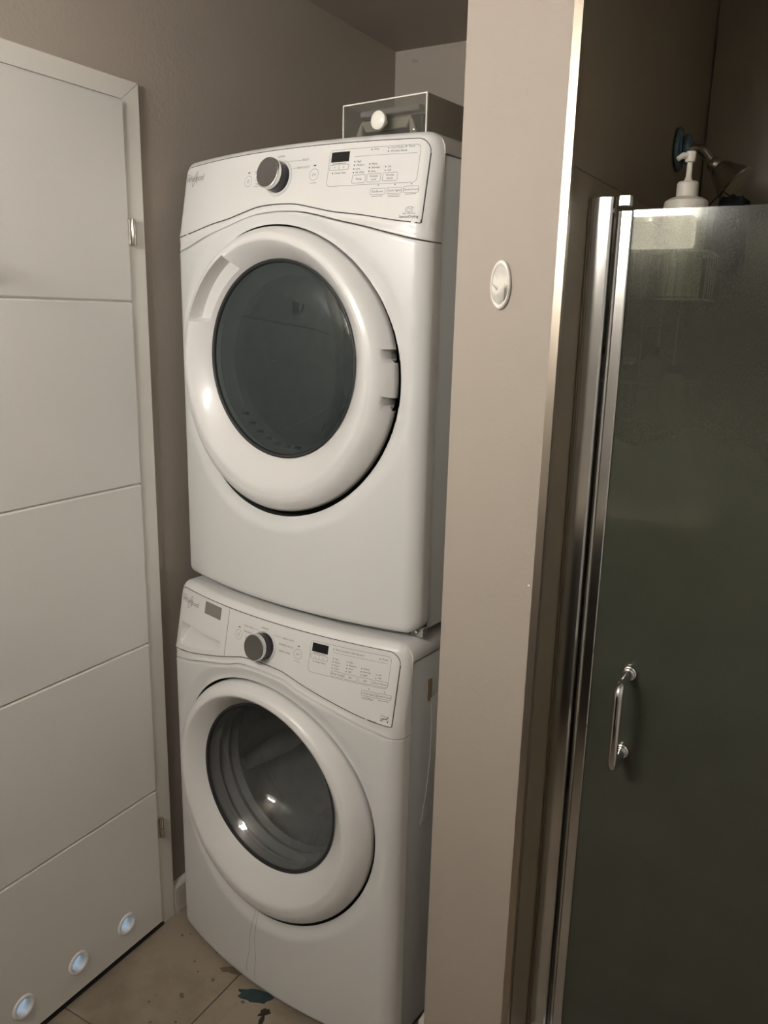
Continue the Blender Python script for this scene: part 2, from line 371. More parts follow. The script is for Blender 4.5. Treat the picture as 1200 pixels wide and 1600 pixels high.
# ------------------------------------------------------------------ laundry machines
W = .686; BOW = .0505; RC = .028; RT = .018; RTC = .034; ZT = .972; DEP = .74
def bow(x): return -BOW*(1-(2*x/W-1)**2)
def corner(x):
    d = min(x, W-x)
    return 0 if d >= RC else RC-math.sqrt(max(0, RC*RC-(RC-d)**2))
def tilt(z):
    t = (z-.80)/.15; t = 0 if t < 0 else t
    return .0295*t if t > .08 else .0295*t*t/.16
def ztop(x):
    d = min(x, W-x)
    return ZT if d >= RTC else ZT-RTC+math.sqrt(max(0, RTC*RTC-(RTC-d)**2))
def surf(x, z): return bow(x)+corner(x)+tilt(z)
def table(tab, cx):
    xs = [a for a, _ in tab]; zs = [b for _, b in tab]
    # smooth: cubic through averaged samples
    fx = np.linspace(0, .36, 73); fz = np.interp(fx, xs, zs)
    k = np.array([1, 2, 3, 4, 3, 2, 1.]); k /= k.sum()
    ext = np.r_[fz[3:0:-1], fz, fz[-1]+(fz[-1]-fz[-2])*np.arange(1, 4)]
    for _ in range(2):
        fz = np.convolve(ext, k, 'valid'); ext = np.r_[fz[3:0:-1], fz, fz[-1]+(fz[-1]-fz[-2])*np.arange(1, 4)]
    return lambda x: float(np.interp(abs(x-cx), fx, fz))
def xcols(x0, x1, n, dense=True):
    xs = list(np.linspace(x0, x1, n))
    if dense:
        for a in np.linspace(0, pi/2, 9):
            d = RC*(1-math.cos(a)); 
            for x in (d, W-d):
                if x0 <= x <= x1: xs.append(x)
        for a in np.linspace(0, pi/2, 9):
            d = RTC*(1-math.cos(a)); 
            for x in (d, W-d):
                if x0 <= x <= x1: xs.append(x)
    return sorted(set(round(x, 5) for x in xs))
def ribbon_on(pts, wd, off, yfun):
    """flat band following (x,z) points on the fascia"""
    V = []; Q = []; n = len(pts)
    for i, (x, z) in enumerate(pts):
        a = pts[max(i-1, 0)]; b = pts[min(i+1, n-1)]; dx, dz = b[0]-a[0], b[1]-a[1]; L = math.hypot(dx, dz) or 1
        nx, nz = -dz/L*wd/2, dx/L*wd/2
        for s in (-1, 1):
            X, Z = x+nx*s, z+nz*s; V.append((X, yfun(X, Z)-off, Z))
    for i in range(n-1): Q.append((2*i, 2*i+1, 2*i+3, 2*i+2))
    return V, Q
def dens(pts, step=.012):
    out = []
    for a, b in zip(pts[:-1], pts[1:]):
        n = max(1, int(math.hypot(b[0]-a[0], b[1]-a[1])/step))
        out += [(a[0]+(b[0]-a[0])*k/n, a[1]+(b[1]-a[1])*k/n) for k in range(n)]
    return out+[pts[-1]]
def rrect(x0, x1, z0, z1, rr, n=4):
    P = []
    for cx, cz, a0 in ((x1-rr, z1-rr, 0), (x0+rr, z1-rr, pi/2), (x0+rr, z0+rr, pi), (x1-rr, z0+rr, 1.5*pi)):
        for k in range(n+1):
            a = a0+pi/2*k/n; P.append((cx+rr*math.cos(a), cz+rr*math.sin(a)))
    return P+[P[0]]
_txt = {}
def textdata(s, x, z, size, align='LEFT', shear=0., bold=False):
    cu = bpy.data.curves.new('t', 'FONT'); cu.body = s; cu.size = size; cu.align_x = align; cu.align_y = 'CENTER'; cu.shear = shear; cu.resolution_u = 2
    if bold: cu.offset = size*.02
    o = bpy.data.objects.new('t', cu); COL.objects.link(o)
    dg = bpy.context.evaluated_depsgraph_get(); dg.update()
    me = bpy.data.meshes.new_from_object(o.evaluated_get(dg))
    V = [(x+v.co.x, z+v.co.y) for v in me.vertices]; Q = [tuple(p.vertices) for p in me.polygons]
    bpy.data.objects.remove(o, do_unlink=True); bpy.data.curves.remove(cu); bpy.data.meshes.remove(me)
    return V, Q
def fascia_text(items, off):
    out = []
    for it in items:
        V, Q = textdata(*it); out.append(([(a, surf(a, b)-off, b) for a, b in V], Q))
    return out
def disc2(cx, cz, rr, n=14, off=.0012):
    V = [(cx+rr*math.cos(2*pi*k/n), surf(cx, cz)-off, cz+rr*math.sin(2*pi*k/n)) for k in range(n)]; return V, [tuple(range(n))]
def rect2(x0, x1, z0, z1, off=.0012):
    return [(x0, surf(x0, z0)-off, z0), (x1, surf(x1, z0)-off, z0), (x1, surf(x1, z1)-off, z1), (x0, surf(x0, z1)-off, z1)], [(0, 1, 2, 3)]

def machine(kind):
    dry = kind == 'dryer'
    if dry:
        root = empty('clothes_dryer', 'white front-loading dryer stacked on top of the washer, smoked round door glass', 'dryer', (0, 0, .9625), -.11196)
        wave = table([(0, .857), (.05, .855), (.1, .8445), (.14, .836), (.2, .829), (.27, .817), (.36, .806)], .352)
        seam = table([(0, .842), (.06, .839), (.10, .831), (.14, .821), (.2, .8085), (.29, .786), (.36, .773)], .356)
        zb = .0235
    else:
        root = empty('clothes_washer', 'white front-loading washer on the floor, clear bowl door showing a steel drum', 'washer', (-.00113, -.06058, 0), -.10747)
        wave = table([(0, .868), (.06, .865), (.11, .851), (.14, .843), (.2, .829), (.26, .815), (.36, .803)], .345)
        seam = table([(0, .8485), (.07, .846), (.11, .831), (.14, .824), (.2, .811), (.26, .794), (.36, .770)], .345)
        zb = .013
    czr, R = .5234, .2904; RH = .2965; czg, Rg = .5531, .2017; cx = .343
    # cabinet and top cover
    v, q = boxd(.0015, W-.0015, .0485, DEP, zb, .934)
    cb = obj('cabinet', v, [q_ for q_ in q if q_ != (0, 4, 5, 1)], M_SIDE_SHADED, root, bevel=.004); so_ = cb.modifiers.new('s', 'SOLIDIFY'); so_.thickness = .0015; so_.offset = -1
    n = 10; prof = []
    for k in range(n+1):
        a = pi/2*k/n; prof.append((W-RTC+RTC*math.cos(a), ZT-RTC+RTC*math.sin(a)))
    for k in range(n+1):
        a = pi/2+pi/2*k/n; prof.append((RTC+RTC*math.cos(a), ZT-RTC+RTC*math.sin(a)))
    prof = [(W, .9345)]+prof+[(0, .9345)]
    V = [(x, y, z) for y in (.049, DEP) for x, z in prof]; m_ = len(prof)
    Q = [(i, (i+1) % m_, m_+(i+1) % m_, m_+i) for i in range(m_)]+[tuple(range(m_)), tuple(range(2*m_-1, m_-1, -1))]
    obj('top_cover', V, Q, M_ENAMEL, root, smooth=True, auto=.5)
    # front panel (bowed, dished round the door)
    xs = xcols(0, W, 110)
    rows = 130; P = []
    RB = .016
    for x in xs:
        col = []; zt = seam(x); zbb = zb
        d = min(x, W-x)
        lo = zbb + (0 if d >= RB*1.6 else RB*1.6-math.sqrt(max(0, (RB*1.6)**2-(RB*1.6-d)**2)))
        zs = [lo+RB*(1-math.cos(a)) for a in np.linspace(0, pi/2, 7)[:-1]]+list(np.linspace(lo+RB, zt-.003, rows))+[zt-.0012, zt]
        for j, z in enumerate(zs):
            y = bow(x)+corner(x)
            if z < lo+RB: y += RB-math.sqrt(max(0, RB*RB-(lo+RB-z)**2))
            if j == len(zs)-2: y += .0008
            if j == len(zs)-1: y += .004
            dd = math.hypot(x-cx, z-czr)
            s = min(1, max(0, (RH+.036-dd)/.036)); s = s*s*(3-2*s)
            edge = min(1, d/.05)
            y += .010*s*edge
            col.append((x, y, z))
        yy = .047
        col = [(x, yy, lo)]+col+[(x, yy, zt)]
        P.append(col)
    P = np.array(P)
    left = P[0].copy(); left[:, 1] = .047; right = P[-1].copy(); right[:, 1] = .047
    P = np.concatenate([left[None], P, right[None]])
    V, Q = griddata(P)
    Q = [q for q in Q if not all(math.hypot(V[i][0]-cx, V[i][2]-czr) < RH for i in q)]
    keep = {i for q in Q for i in q}
    for i in keep:
        dd = math.hypot(V[i][0]-cx, V[i][2]-czr)
        if dd < RH: V[i][0] = cx+(V[i][0]-cx)*RH/dd; V[i][2] = czr+(V[i][2]-czr)*RH/dd
    def ybody(x, z):
        d = min(x, W-x); dd = math.hypot(x-cx, z-czr); s = min(1, max(0, (RH+.036-dd)/.036)); s = s*s*(3-2*s)
        return bow(x)+corner(x)+.010*s*min(1, d/.05)
    G = np.array([[(cx+rr_*math.cos(t), ybody(cx+RH*math.cos(t), czr+RH*math.sin(t))+yy_, czr+rr_*math.sin(t)) for rr_, yy_ in ((RH+.0012, .0008), (RH+.0012, .035), (RH-.035, .045))] for t in np.linspace(0, 2*pi, 145)[:-1]])
    gv, gq = griddata(G, True); obj('door_well', gv, gq, M_SEAM, root, smooth=True, auto=.9)
    obj('front_panel', V, Q, M_ENAMEL, root, smooth=True, auto=.6)
    # console shell
    P = []
    for x in xs:
        zt = ztop(x); z0 = seam(x)+.0020
        zs = [z0, z0+.001, z0+.003]+list(np.linspace(z0+.006, zt-RT, 26))+[zt-RT+RT*math.sin(a) for a in np.linspace(0, pi/2, 9)[1:]]
        col = [(x, .047, z0)]
        for j, z in enumerate(zs):
            y = surf(x, z)
            if j == 0: y += .003
            if j == 1: y += .0008
            dt = zt-z
            if dt < RT: y += RT-math.sqrt(max(0, RT*RT-(RT-dt)**2))
            # shallow lip under the fascia
            t = min(1, max(0, (z-z0)/(max(.006, wave(x)-z0)))); y += .0035*math.sin(pi*t)*0.6 if t < 1 else 0
            if not dry and .030 < x < .210 and wave(x)+.006 < z < .884: y = max(y, surf(x, z)+.036)
            col.append((x, min(y, .0485), z))
        col.append((x, .05, zt)); P.append(col)
    P = np.array(P); left = P[0].copy(); left[:, 1] = .0485; right = P[-1].copy(); right[:, 1] = .0485
    P = np.concatenate([left[None], P, right[None]]); V, Q = griddata(P)
    obj('console', V, Q, M_PLASTIC, root, smooth=True, auto=.6)
    # fascia
    px0, px1 = .0125, W-.0155; PR = .024
    def ptop(x):
        z = .9565+.003*(1-((x-cx)/.34)**2)
        d = min(x-px0, px1-x)
        return z-PR+math.sqrt(max(0, PR*PR-(PR-d)**2)) if d < PR else z
    cpan = empty('control_panel', None, None); cpan.parent = root
    def patch(name, x0, x1, zl, zh, off, m, par, nx=70, nz=20, extra=None, thick=.0012):
        X = xcols(x0, x1, nx, False)
        for a in np.linspace(0, pi/2, 9):
            d = PR*(1-math.cos(a))
            for q in (px0+d, px1-d):
                if x0 < q < x1: X.append(q)
        X = sorted(set(round(q, 5) for q in X)); P = []
        for x in X:
            a, b = zl(x), zh(x); zs = np.linspace(a, b, nz)
            col = [(x, surf(x, a)+.002, a)]
            for z in zs:
                y = surf(x, z)-off
                if extra: y += extra(x, z)
                col.append((x, y, z))
            col.append((x, surf(x, b)+.002, b)); P.append(col)
        P = np.array(P); l = P[0].copy(); rr = P[-1].copy()
        l[:, 1] += .003; rr[:, 1] += .003
        P = np.concatenate([l[None], P, rr[None]]); V, Q = griddata(P)
        return obj(name, V, Q, m, par, smooth=True, auto=.5)
    g = .0011
    if dry:
        patch('fascia', px0, px1, lambda x: wave(x)+g, lambda x: ptop(x), .0009, M_PLASTIC, cpan)
    else:
        xd = .2245
        patch('fascia', xd+.0007, px1, lambda x: wave(x)+g, lambda x: ptop(x), .0009, M_PLASTIC, cpan)
        dr = empty('detergent_drawer', None, None); dr.parent = root
        def scoop(x, z):
            a, b = .037, .203
            if not (a < x < b): return 0
            zhi = .8755; zlo = wave(x)+.012
            if z > zhi or z < zlo: return 0
            ex = min(1, (x-a)/.004, (b-x)/.004)
            t = (z-zlo)/(zhi-zlo)
            return .030*ex*math.sin(min(1, t*1.05)*pi/2)**1.5*min(1, (zhi-z)/.0015)
        patch('drawer_front', px0, xd-.0007, lambda x: wave(x)+g, lambda x: ptop(x), .0009, M_PLASTIC, dr, nx=110, nz=110, extra=scoop)
        V, Q = rect2(.132, .1965, .9235, .952, .0016); lab = obj('drawer_label', [(a, b, c+(.004 if a > .15 else -.0015)*0) for a, b, c in V], Q, M_LABEL, dr); lab['label'] = 'grey blank label'
    # dark gap round fascia
    outl = [(x, wave(x)+g*.2) for x in np.linspace(px0, px1, 90)]
    topl = [(x, ptop(x)+g*.6) for x in sorted([px0+PR*(1-math.cos(a)) for a in np.linspace(0, pi/2, 8)]+list(np.linspace(px0+PR, px1-PR, 40))+[px1-PR*(1-math.cos(a)) for a in np.linspace(0, pi/2, 8)])]
    sl = [(px0, wave(px0)), (px0, ptop(px0))]; sr = [(px1+.0004, wave(px1)), (px1+.0004, ptop(px1))]
    prt = [ribbon_on(outl, .0022, .0003, surf), ribbon_on(topl, .0018, .0003, surf), ribbon_on(dens(sr), .0024, .0003, surf), ribbon_on(dens(sl), .0012, .0003, surf)]
    if not dry: prt.append(ribbon_on(dens([(xd, wave(xd)), (xd, ptop(xd))]), .0016, .0003, surf))
    multi('panel_gap', prt, M_SEAM, cpan)
    # printed markings
    ink = []; lt = []
    bx0, bx1 = .4705, .6535
    box_pts = [(.4745, .8805), (bx0-.001, .948), ] 
    ct = rrect(.4715, .654, .882, .9475, .008)
    lt.append(ribbon_on(dens(ct), .0007, .0012, surf))
    lt.append(ribbon_on(dens([(.525, .933), (.648, .933)]), .0006, .0012, surf))
    # button frames
    def frame(x0, x1, z0, z1): lt.append(ribbon_on(dens(rrect(x0, x1, z0, z1, .0018, 3)), .0007, .0012, surf))
    def dot(x, z, rr=.0013): ink.append(disc2(x, z, rr, 8, .0013))
    def line(x0, x1, z, wd=.0007): ink.append(ribbon_on(dens([(x0, z), (x1, z)]), wd, .0012, surf))
    txt = []
    def T_(s, x, z, size=.0052, al='LEFT'): txt.append((s, x, z, size, al))
    if dry:
        for x, lst in ((.5275, ('High', 'Medium', 'Low', 'Air Only')), (.5595, ('More', 'Normal', 'Less')), (.592, ('On', 'Off'))):
            for k, s in enumerate(lst[::-1]): dot(x, .9045+.0065*k+(.0005 if x > .54 else 0)); T_(s, x+.004, .9045+.0065*k+(.0005 if x > .54 else 0))
        frame(.5265, .5535, .8855, .9000); T_('Temp', .540, .8925, .0056, 'CENTER')
        frame(.5570, .5845, .8860, .9005); T_('Dryness', .571, .8962, .0050, 'CENTER'); T_('Level', .571, .8905, .0050, 'CENTER')
        frame(.5885, .6165, .8865, .9010); T_('Wrinkle', .6025, .8967, .0050, 'CENTER'); T_('Shield', .6025, .891, .0050, 'CENTER')
        for x, z, s in ((.560, .9435, 'Wet'), (.593, .9445, 'Cool Down'), (.593, .9385, 'Wrinkle Shield'), (.6265, .9450, 'Done')): dot(x, z); T_(s, x+.0045, z)
        frame(.5675, .5970, .8635, .8740); T_('EcoBoost', .582, .8687, .0056, 'CENTER')
        frame(.6005, .6285, .8640, .8745); T_('Cycle Signal', .6145, .8692, .0053, 'CENTER')
        frame(.6320, .6600, .8645, .8755); T_('Control Lock', .646, .8700, .0053, 'CENTER')
        for x in (.582, .6145, .646): dot(x, .8795, .0012)
        line(.571, .593, .8605); line(.603, .626, .8612); line(.604, .626, .8588); line(.636, .656, .862)
        T_('Check Vent', .4865, .9055, .0052); dot(.4825, .9055)
        T_('high efficiency', .648, .8285, .0042, 'CENTER'); txt.append(('SensorDrying', .648, .8225, .0064, 'CENTER', 0, True))
        lt.append(ribbon_on(dens([(.648+.0075*math.cos(a), .8355+.0045*math.sin(a)) for a in np.linspace(.4, 5.9, 18)], .004), .0009, .0012, surf))
        lt.append(ribbon_on([(.643, .8345), (.646, .838), (.652, .8345), (.655, .839)], .0010, .0012, surf))
        kl = [('DELICATE', .3035, .9230), ('QUICK', .3025, .9115), ('TIMED', .3020, .8990)]
        for s, x, z in kl: T_(s, x, z, .0050, 'RIGHT'); line(x-.019, x+.004, z-.0042, .0005)
        T_('NORMAL', .352, .9465, .0050, 'CENTER'); T_('BULKY', .4075, .9355, .0052); line(.372, .405, .9355, .0005); T_('HEAVY DUTY', .396, .9215, .0052); line(.384, .394, .9215, .0005)
        lx, lz = .024, .9315
    else:
        for x, lst in ((.5290, ('Hot', 'Warm', 'Cool', 'Cold')), (.5618, ('Fast', 'Medium', 'Slow', 'Off')), (.5945, ('Heavy', 'Normal', 'Light')), (.6272, ('On', 'Off'))):
            for k, s in enumerate(lst[::-1]): dot(x, .9008+.0065*k-(.05*(x-.529))*.2); T_(s, x+.004, .9008+.0065*k)
        for x0, x1, s in ((.5275, .5555, 'Wash Temp'), (.5585, .5870, 'Spin'), (.5905, .6195, 'Soil'), (.6230, .6525, 'Extra Rinse')):
            frame(x0, x1, .8845, .8955); T_(s, (x0+x1)/2, .890, .0053, 'CENTER')
        for x, s in ((.5275, 'Door Locked'), (.5628, 'Add Garment'), (.6307, 'Done')): dot(x, .9395); T_(s, x+.0045, .9395)
        frame(.6010, .6310, .8600, .8705); T_('Cycle Signal', .616, .8652, .0053, 'CENTER')
        frame(.6340, .6635, .8605, .8710); T_('Control Lock', .6488, .8657, .0053, 'CENTER')
        for x in (.616, .6488): dot(x, .8755, .0012)
        line(.603, .629, .8565); line(.605, .627, .854); line(.638, .660, .857)
        T_('Delay Wash', .4865, .9055, .0052); dot(.4825, .9055)
        lt.append(ribbon_on([(.648, .8145), (.664, .8145), (.664, .8295), (.648, .8295), (.648, .8145)], .0006, .0012, surf))
        ink.append(rect2(.648, .664, .8145, .8185, .0012)); ink.append(ribbon_on([(.650, .8205), (.655, .8225), (.660, .8215), (.663, .8265)], .002, .0012, surf)); ink.append(ribbon_on([(.650, .8265), (.6545, .8275), (.660, .826)], .0008, .0012, surf))
        for s, x, z in [('COLD WASH', .309, .9345), ('DELICATE', .3035, .9225), ('BULKY', .3025, .9100)]: T_(s, x, z, .0050, 'RIGHT')
        line(.311, .330, .9345, .0005)
        T_('NORMAL', .344, .9430, .0050, 'CENTER'); T_('HEAVY DUTY', .397, .9345, .0050); line(.370, .395, .9345, .0005)
        T_('SANITIZE with Oxi', .388, .9205, .0050); T_('DRAIN & SPIN', .390, .9065, .0050)
        ink.append(rect2(.3630, .3700, .8665, .8690, .0014))
        lx, lz = .026, .9315
    ink += fascia_text(txt, .0012)
    # round buttons
    pwx, plx, bz = (.2645, .4395, .9065) if dry else (.2655, .4415, .9105)
    for bxx, par in ((pwx, 'p'), (plx, 's')):
        lt.append(ribbon_on([(bxx+.0105*math.cos(a), bz+.0105*math.sin(a)) for a in np.linspace(0, 2*pi, 30)], .0007, .0013, surf))
        ink.append(rect2(bxx-.0028, bxx+.0028, bz+.0155, bz+.0178, .0013))
    ink.append(ribbon_on([(pwx+.003*math.sin(a), bz+.003*math.cos(a)) for a in np.linspace(.6, 5.7, 14)], .0007, .0013, surf))
    ink.append(ribbon_on([(pwx, bz+.001), (pwx, bz+.0042)], .0007, .0013, surf))
    ink.append(ribbon_on([(plx-.0035, bz-.0028), (plx+.0008, bz), (plx-.0035, bz+.0028), (plx-.0035, bz-.0028)], .0006, .0013, surf))
    ink.append(rect2(plx+.0018, plx+.0024, bz-.0022, bz+.0022)); ink.append(rect2(plx+.0032, plx+.0038, bz-.0022, bz+.0022)); line(plx-.008, plx+.008, bz-.0155, .0006)
    tag(multi('printed_text', ink, M_INK, cpan), kind='stuff'); tag(multi('printed_frames', lt, M_INKLT, cpan), kind='stuff')
    # logo
    lg = fascia_text([('Whirlpool', lx, lz, .0185, 'LEFT', .18, False)], .0013)
    a0 = 1.05
    sw = []
    for k in range(34):
        a = 2*pi*k/33; ex, ez = .0175*math.cos(a), .0046*math.sin(a)
        sw.append((lx+.039+ex*math.cos(a0)-ez*math.sin(a0), lz-.001+ex*math.sin(a0)+ez*math.cos(a0)))
    lg.append(ribbon_on(sw, .0011, .0013, surf)); lg.append(ribbon_on(dens([(lx-.004, lz+.0105), (lx+.018, lz+.0105)], .004), .0008, .0013, surf))
    lo = multi('logo', lg, M_LOGO, cpan); lo['label'] = 'silver script logo with swoosh'
    # display with minus/plus key
    V, Q = boxd(.476, .5145, 0, .002, .9255, .9435); dy = surf(.495, .935)
    V = [(a, surf(a, c)-.0016 if b == 0 else surf(a, c)-.0002, c) for a, b, c in V]; obj('display', V, Q, M_BLACKGLASS, cpan)
    V, Q = boxd(.4745, .516, 0, .002, .9112, .9205); V = [(a, surf(a, c)-.0014 if b == 0 else surf(a, c), c) for a, b, c in V]; kk = obj('key', V, Q, M_PLASTIC, cpan)
    kp = [ribbon_on(rrect(.4745, .516, .9112, .9205, .0015, 3), .0007, .0016, surf), ribbon_on([(.4953, .9112), (.4953, .9205)], .0007, .0016, surf), rect2(.4835, .4875, .9155, .9162, .0017), rect2(.503, .507, .9155, .9162, .0017), rect2(.5047, .5053, .9138, .9178, .0017), ribbon_on([(.480, .9228), (.510, .9228)], .0012, .0012, surf)]
    multi('key_print', kp, M_INKLT, kk)
    # knob
    kx, kz = (.3500, .9065) if dry else (.3460, .9055)
    ky = surf(kx, kz); ax = Vector((0, -1, .19)).normalized()
    knob = lathe('knob', [(.0285, -.003), (.0288, .014), (.0292, .016), (.0292, .030), (.0282, .0315)], (kx, ky, kz), ax, M_KNOBSIDE, root, n=56)
    openlathe('knob_bezel', [(.0300, .0005), (.0305, .0028), (.0325, .0040), (.0345, .0035), (.0356, .001), (.0356, -.002)], (kx, ky, kz), ax, M_PLASTIC, knob, n=56)
    openlathe('knob_rim', [(.0293, .0235), (.0296, .030), (.0288, .0325), (.0272, .0330)], (kx, ky, kz), ax, M_CHROME, knob, n=56)
    lathe('knob_cap', [(.0272, .031), (.0272, .0329), (.018, .0322), (.0001, .0315)], (kx, ky, kz), ax, M_KNOBCAP, knob, n=56)
    # door -------------------------------------------------------------
    dor = empty('loading_door', None, None); dor.parent = root
    yc, kb = -.0416, .68
    nth, ns = 360, 64
    ss = np.concatenate([np.linspace(0, .1, 14), np.linspace(.1, 1, ns-13)[1:]]); P = np.zeros((nth, len(ss)+2, 3))
    HB = .031
    for i in range(nth):
        th = 2*pi*i/nth; c, s_ = math.cos(th), math.sin(th); deg = math.degrees(th) % 360
        for j in range(len(ss)+2):
            s = 0 if j < 1 else ss[min(j-1, len(ss)-1)]
            nk = dry and s < .13 and (abs(deg-9.3) < 2.3 or abs(deg-360+8.6) < 2.0)
            s_o = s
            if nk: s = .13
            Rr = R*(1-s)+Rg*s; cz = (czr+(.0035 if dry else 0))*(1-s)+czg*s
            xx = cx-(.0025*(1-s) if dry else 0)+Rr*c; zz = cz+Rr*s_
            yb = (yc+kb*BOW*(2*xx/W-1)**2)*(1-s)+yc*s
            if s < .34: h = -.006+(HB)*max(0, 1-(1-s/.34)**2)**.72
            elif s < .46: h = HB-.006+.0008*math.sin((s-.34)/.12*pi)
            else:
                t = (s-.46)/.54; h = HB-.006-(HB+.014)*(t**1.15)*(1-.12*(1-t))
            y = yb-h
            if j == 0: y = yb+.018
            elif nk: y += .05*(.13-s_o)/.13
            if dry:
                # finger pocket on the upper left
                if 118 < deg < 159:
                    e = min(1, (deg-118)/1.6, (159-deg)/1.6); s0, s1 = .40, .86
                    if s0 < s < s1: y += .034*e*min(1, (s-s0)/.03, (s1-s)/.05)*(1-.45*(s-s0)/(s1-s0))
            if j == len(ss)+1: y += .012; Rr -= .0; 
            P[i, j] = (xx, y, zz)
    V, Q = griddata(P, True)
    obj('door_ring', V, Q, M_PLASTIC, dor, smooth=True, auto=.6)
    yg = yc+.0195
    # black edge bead round the glass
    openlathe('glass_bead', [(Rg+.0015, .004), (Rg-.0015, .0052), (Rg-.0048, .0035), (Rg-.006, -.002)], (cx, yg, czg), (0, -1, 0), M_DARK, dor, n=96)
    if dry:
        pr = [(Rg-.004, 0), (Rg*.93, .004), (Rg*.8, .0085), (Rg*.6, .013), (Rg*.35, .0165), (Rg*.12, .018), (.0008, .0182)]
        openlathe('door_glass', pr, (cx, yg, czg), (0, -1, 0), G_DRYER, dor, n=96, auto=3)
        openlathe('door_liner', [(Rg, -.004), (Rg-.010, -.028), (Rg-.024, -.040), (Rg-.026, -.060), (Rg+.03, -.062)], (cx, yg, czg-.004), (0, -1, 0), M_LINER, dor, n=80)
        pts = []
        for k in range(7):   # moulded slots on the inner rim
            a = math.radians(222+9*k); pts.append((cx+(Rg-.017)*math.cos(a), czg+(Rg-.017)*math.sin(a)))
        mp = [boxd(x-.006, x+.006, yg+.026, yg+.036, z-.0025, z+.0025) for x, z in pts]
        multi('vent_slots', mp, M_DARK, dor)
        openlathe('drum', [(.235, 0), (.235, -.40), (.0008, -.42)], (cx, .055, czg-.02), (0, -1, 0), M_STEEL, root, n=64)
        tube('drum_baffle', [(cx+.05, .07, czg-.20), (cx+.04, .25, czg-.195), (cx+.03, .44, czg-.19)], .02, M_STEEL, root, 10)
    else:
        bz = .030; 
        # thick moulded glass bowl reaching into the drum; axis rises slightly toward its base
        prof = [(Rg-.006, -.000), (Rg-.012, .012), (.176, .028), (.168, .050), (.150, .085), (.132, .105), (.120, .112), (.112, .110), (.080, .1175), (.04, .121), (.0008, .122)]
        V = []; Q = []; n = 96
        for (rr, h) in prof:
            k_ = h/.122
            for k in range(n):
                th = 2*pi*k/n; V.append((cx+.0*k_+rr*math.cos(th), yg+h, czg+.020*k_+rr*math.sin(th)))
        for i in range(len(prof)-1):
            for k in range(n): Q.append((i*n+k, i*n+(k+1) % n, (i+1)*n+(k+1) % n, (i+1)*n+k))
        g = obj('door_glass', V, Q, G_BOWL, dor, smooth=True, auto=3); sb = g.modifiers.new('s', 'SUBSURF'); sb.levels = 1; sb.render_levels = 1
        openlathe('door_liner', [(Rg-.001, -.002), (Rg-.002, -.020), (Rg-.008, -.030)], (cx, yg, czg), (0, -1, 0), M_RUBBER, dor, n=80)
        openlathe('rubber_gasket', [(Rg-.002, -.022), (Rg+.006, -.045), (.192, -.06), (.200, -.075), (.190, -.09), (.215, -.105)], (cx, yg, czg+.004), (0, -1, 0), M_RUBBER, root, n=80)
        openlathe('drum', [(.20, -.10), (.262, -.112), (.265, -.13), (.265, -.44), (.20, -.46), (.0008, -.47)], (cx, yg, czg-.01), (0, -1, 0), M_STEEL, root, n=72)
        for a in (80, 200, 320):
            t = math.radians(a); tube('drum_baffle', [(cx+.245*math.cos(t), yg+.15, czg-.01+.245*math.sin(t)), (cx+.235*math.cos(t), yg+.30, czg-.01+.235*math.sin(t)), (cx+.245*math.cos(t), yg+.44, czg-.01+.245*math.sin(t))], [.018, .03, .018], M_STEEL, root, 12)
    # feet
    for (x, y) in ((.06, .09), (W-.06, .09), (.06, DEP-.06), (W-.06, DEP-.06)):
        lathe('foot', [(.018, 0), (.020, .003), (.018, zb+.004 if not dry else .0145)], (x, y, 0 if not dry else .0098), (0, 0, 1), M_DARK, root, n=16)
    return root, surf
dryer, _ = machine('dryer')
washer, _ = machine('washer')
# small stacking bracket at the dryer's lower right corner
box('bracket', W-.030, W+.0004, .030, .0475, .0105, .030, M_SIDE_SHADED, dryer, bevel=.001)
lathe('screw', [(.0035, 0), (.003, .0015), (.0001, .002)], (W-.016, .030, .021), (0, -1, 0), M_CHROME, dryer, n=12)
# two dried drip runs below the washer door
def runs(x0, x1, z0, z1):
    n = 14; P = [(x0+(x1-x0)*k/n+.0018*math.sin(k*.9), z0+(z1-z0)*k/n) for k in range(n+1)]
    return ribbon_on(P, .0016, .0006, lambda x, z: bow(x)+corner(x)+(.010*(lambda s: s*s*(3-2*s))(min(1, max(0, (.2965+.036-math.hypot(x-.343, z-.5234))/.036))))+(0 if z > .029 else .004))
M_DRIP = mat('drip_stain', (.40, .39, .37), .5)
o = multi('drip_marks', [runs(.318, .292, .224, .045), runs(.326, .322, .219, .035)], M_DRIP, washer); o['label'] = 'grey dried drip lines'

# ------------------------------------------------------------------ bin on top of the dryer
ca, sa = math.cos(-.11196), math.sin(-.11196)
bx, by = .4216, .08
lb = empty('lint_bin', 'clear acrylic bin with a round white knob on top of the dryer', 'bin', (ca*bx-sa*by, sa*bx+ca*by, .9625+.9725), -.11196)
BW, BH, BD = .2005, .0775, .27
g_ = box('front_panel', .0025, BW-.0025, 0, .003, 0, BH-.002, G_ACRY, lb)
multi('panel_edge', [boxd(0, .0022, -.0004, .0034, 0, BH), boxd(BW-.0024, BW, -.0004, .0034, 0, BH), boxd(.0022, BW-.0024, -.0004, .0034, BH-.0022, BH)], M_ACRYEDGE, lb)
multi('bin_body', [boxd(BW-.003, BW-.0005, .0035, BD, 0, BH-.0005), boxd(.0005, .003, .0035, BD, 0, BH-.0005), boxd(.003, BW-.003, BD-.003, BD, 0, BH-.0005), boxd(.003, BW-.003, .0035, BD-.003, 0, .002)], M_SMOKE, lb)
kb_ = lathe('knob', [(.006, 0), (.0055, .007), (.010, .010), (.0150, .014), (.0172, .019), (.0165, .0235), (.012, .0265), (.006, .0275), (.0001, .0278)], (.105, -.0005, .0355), (0, -1, 0), M_KNOBWHITE, lb, n=40)
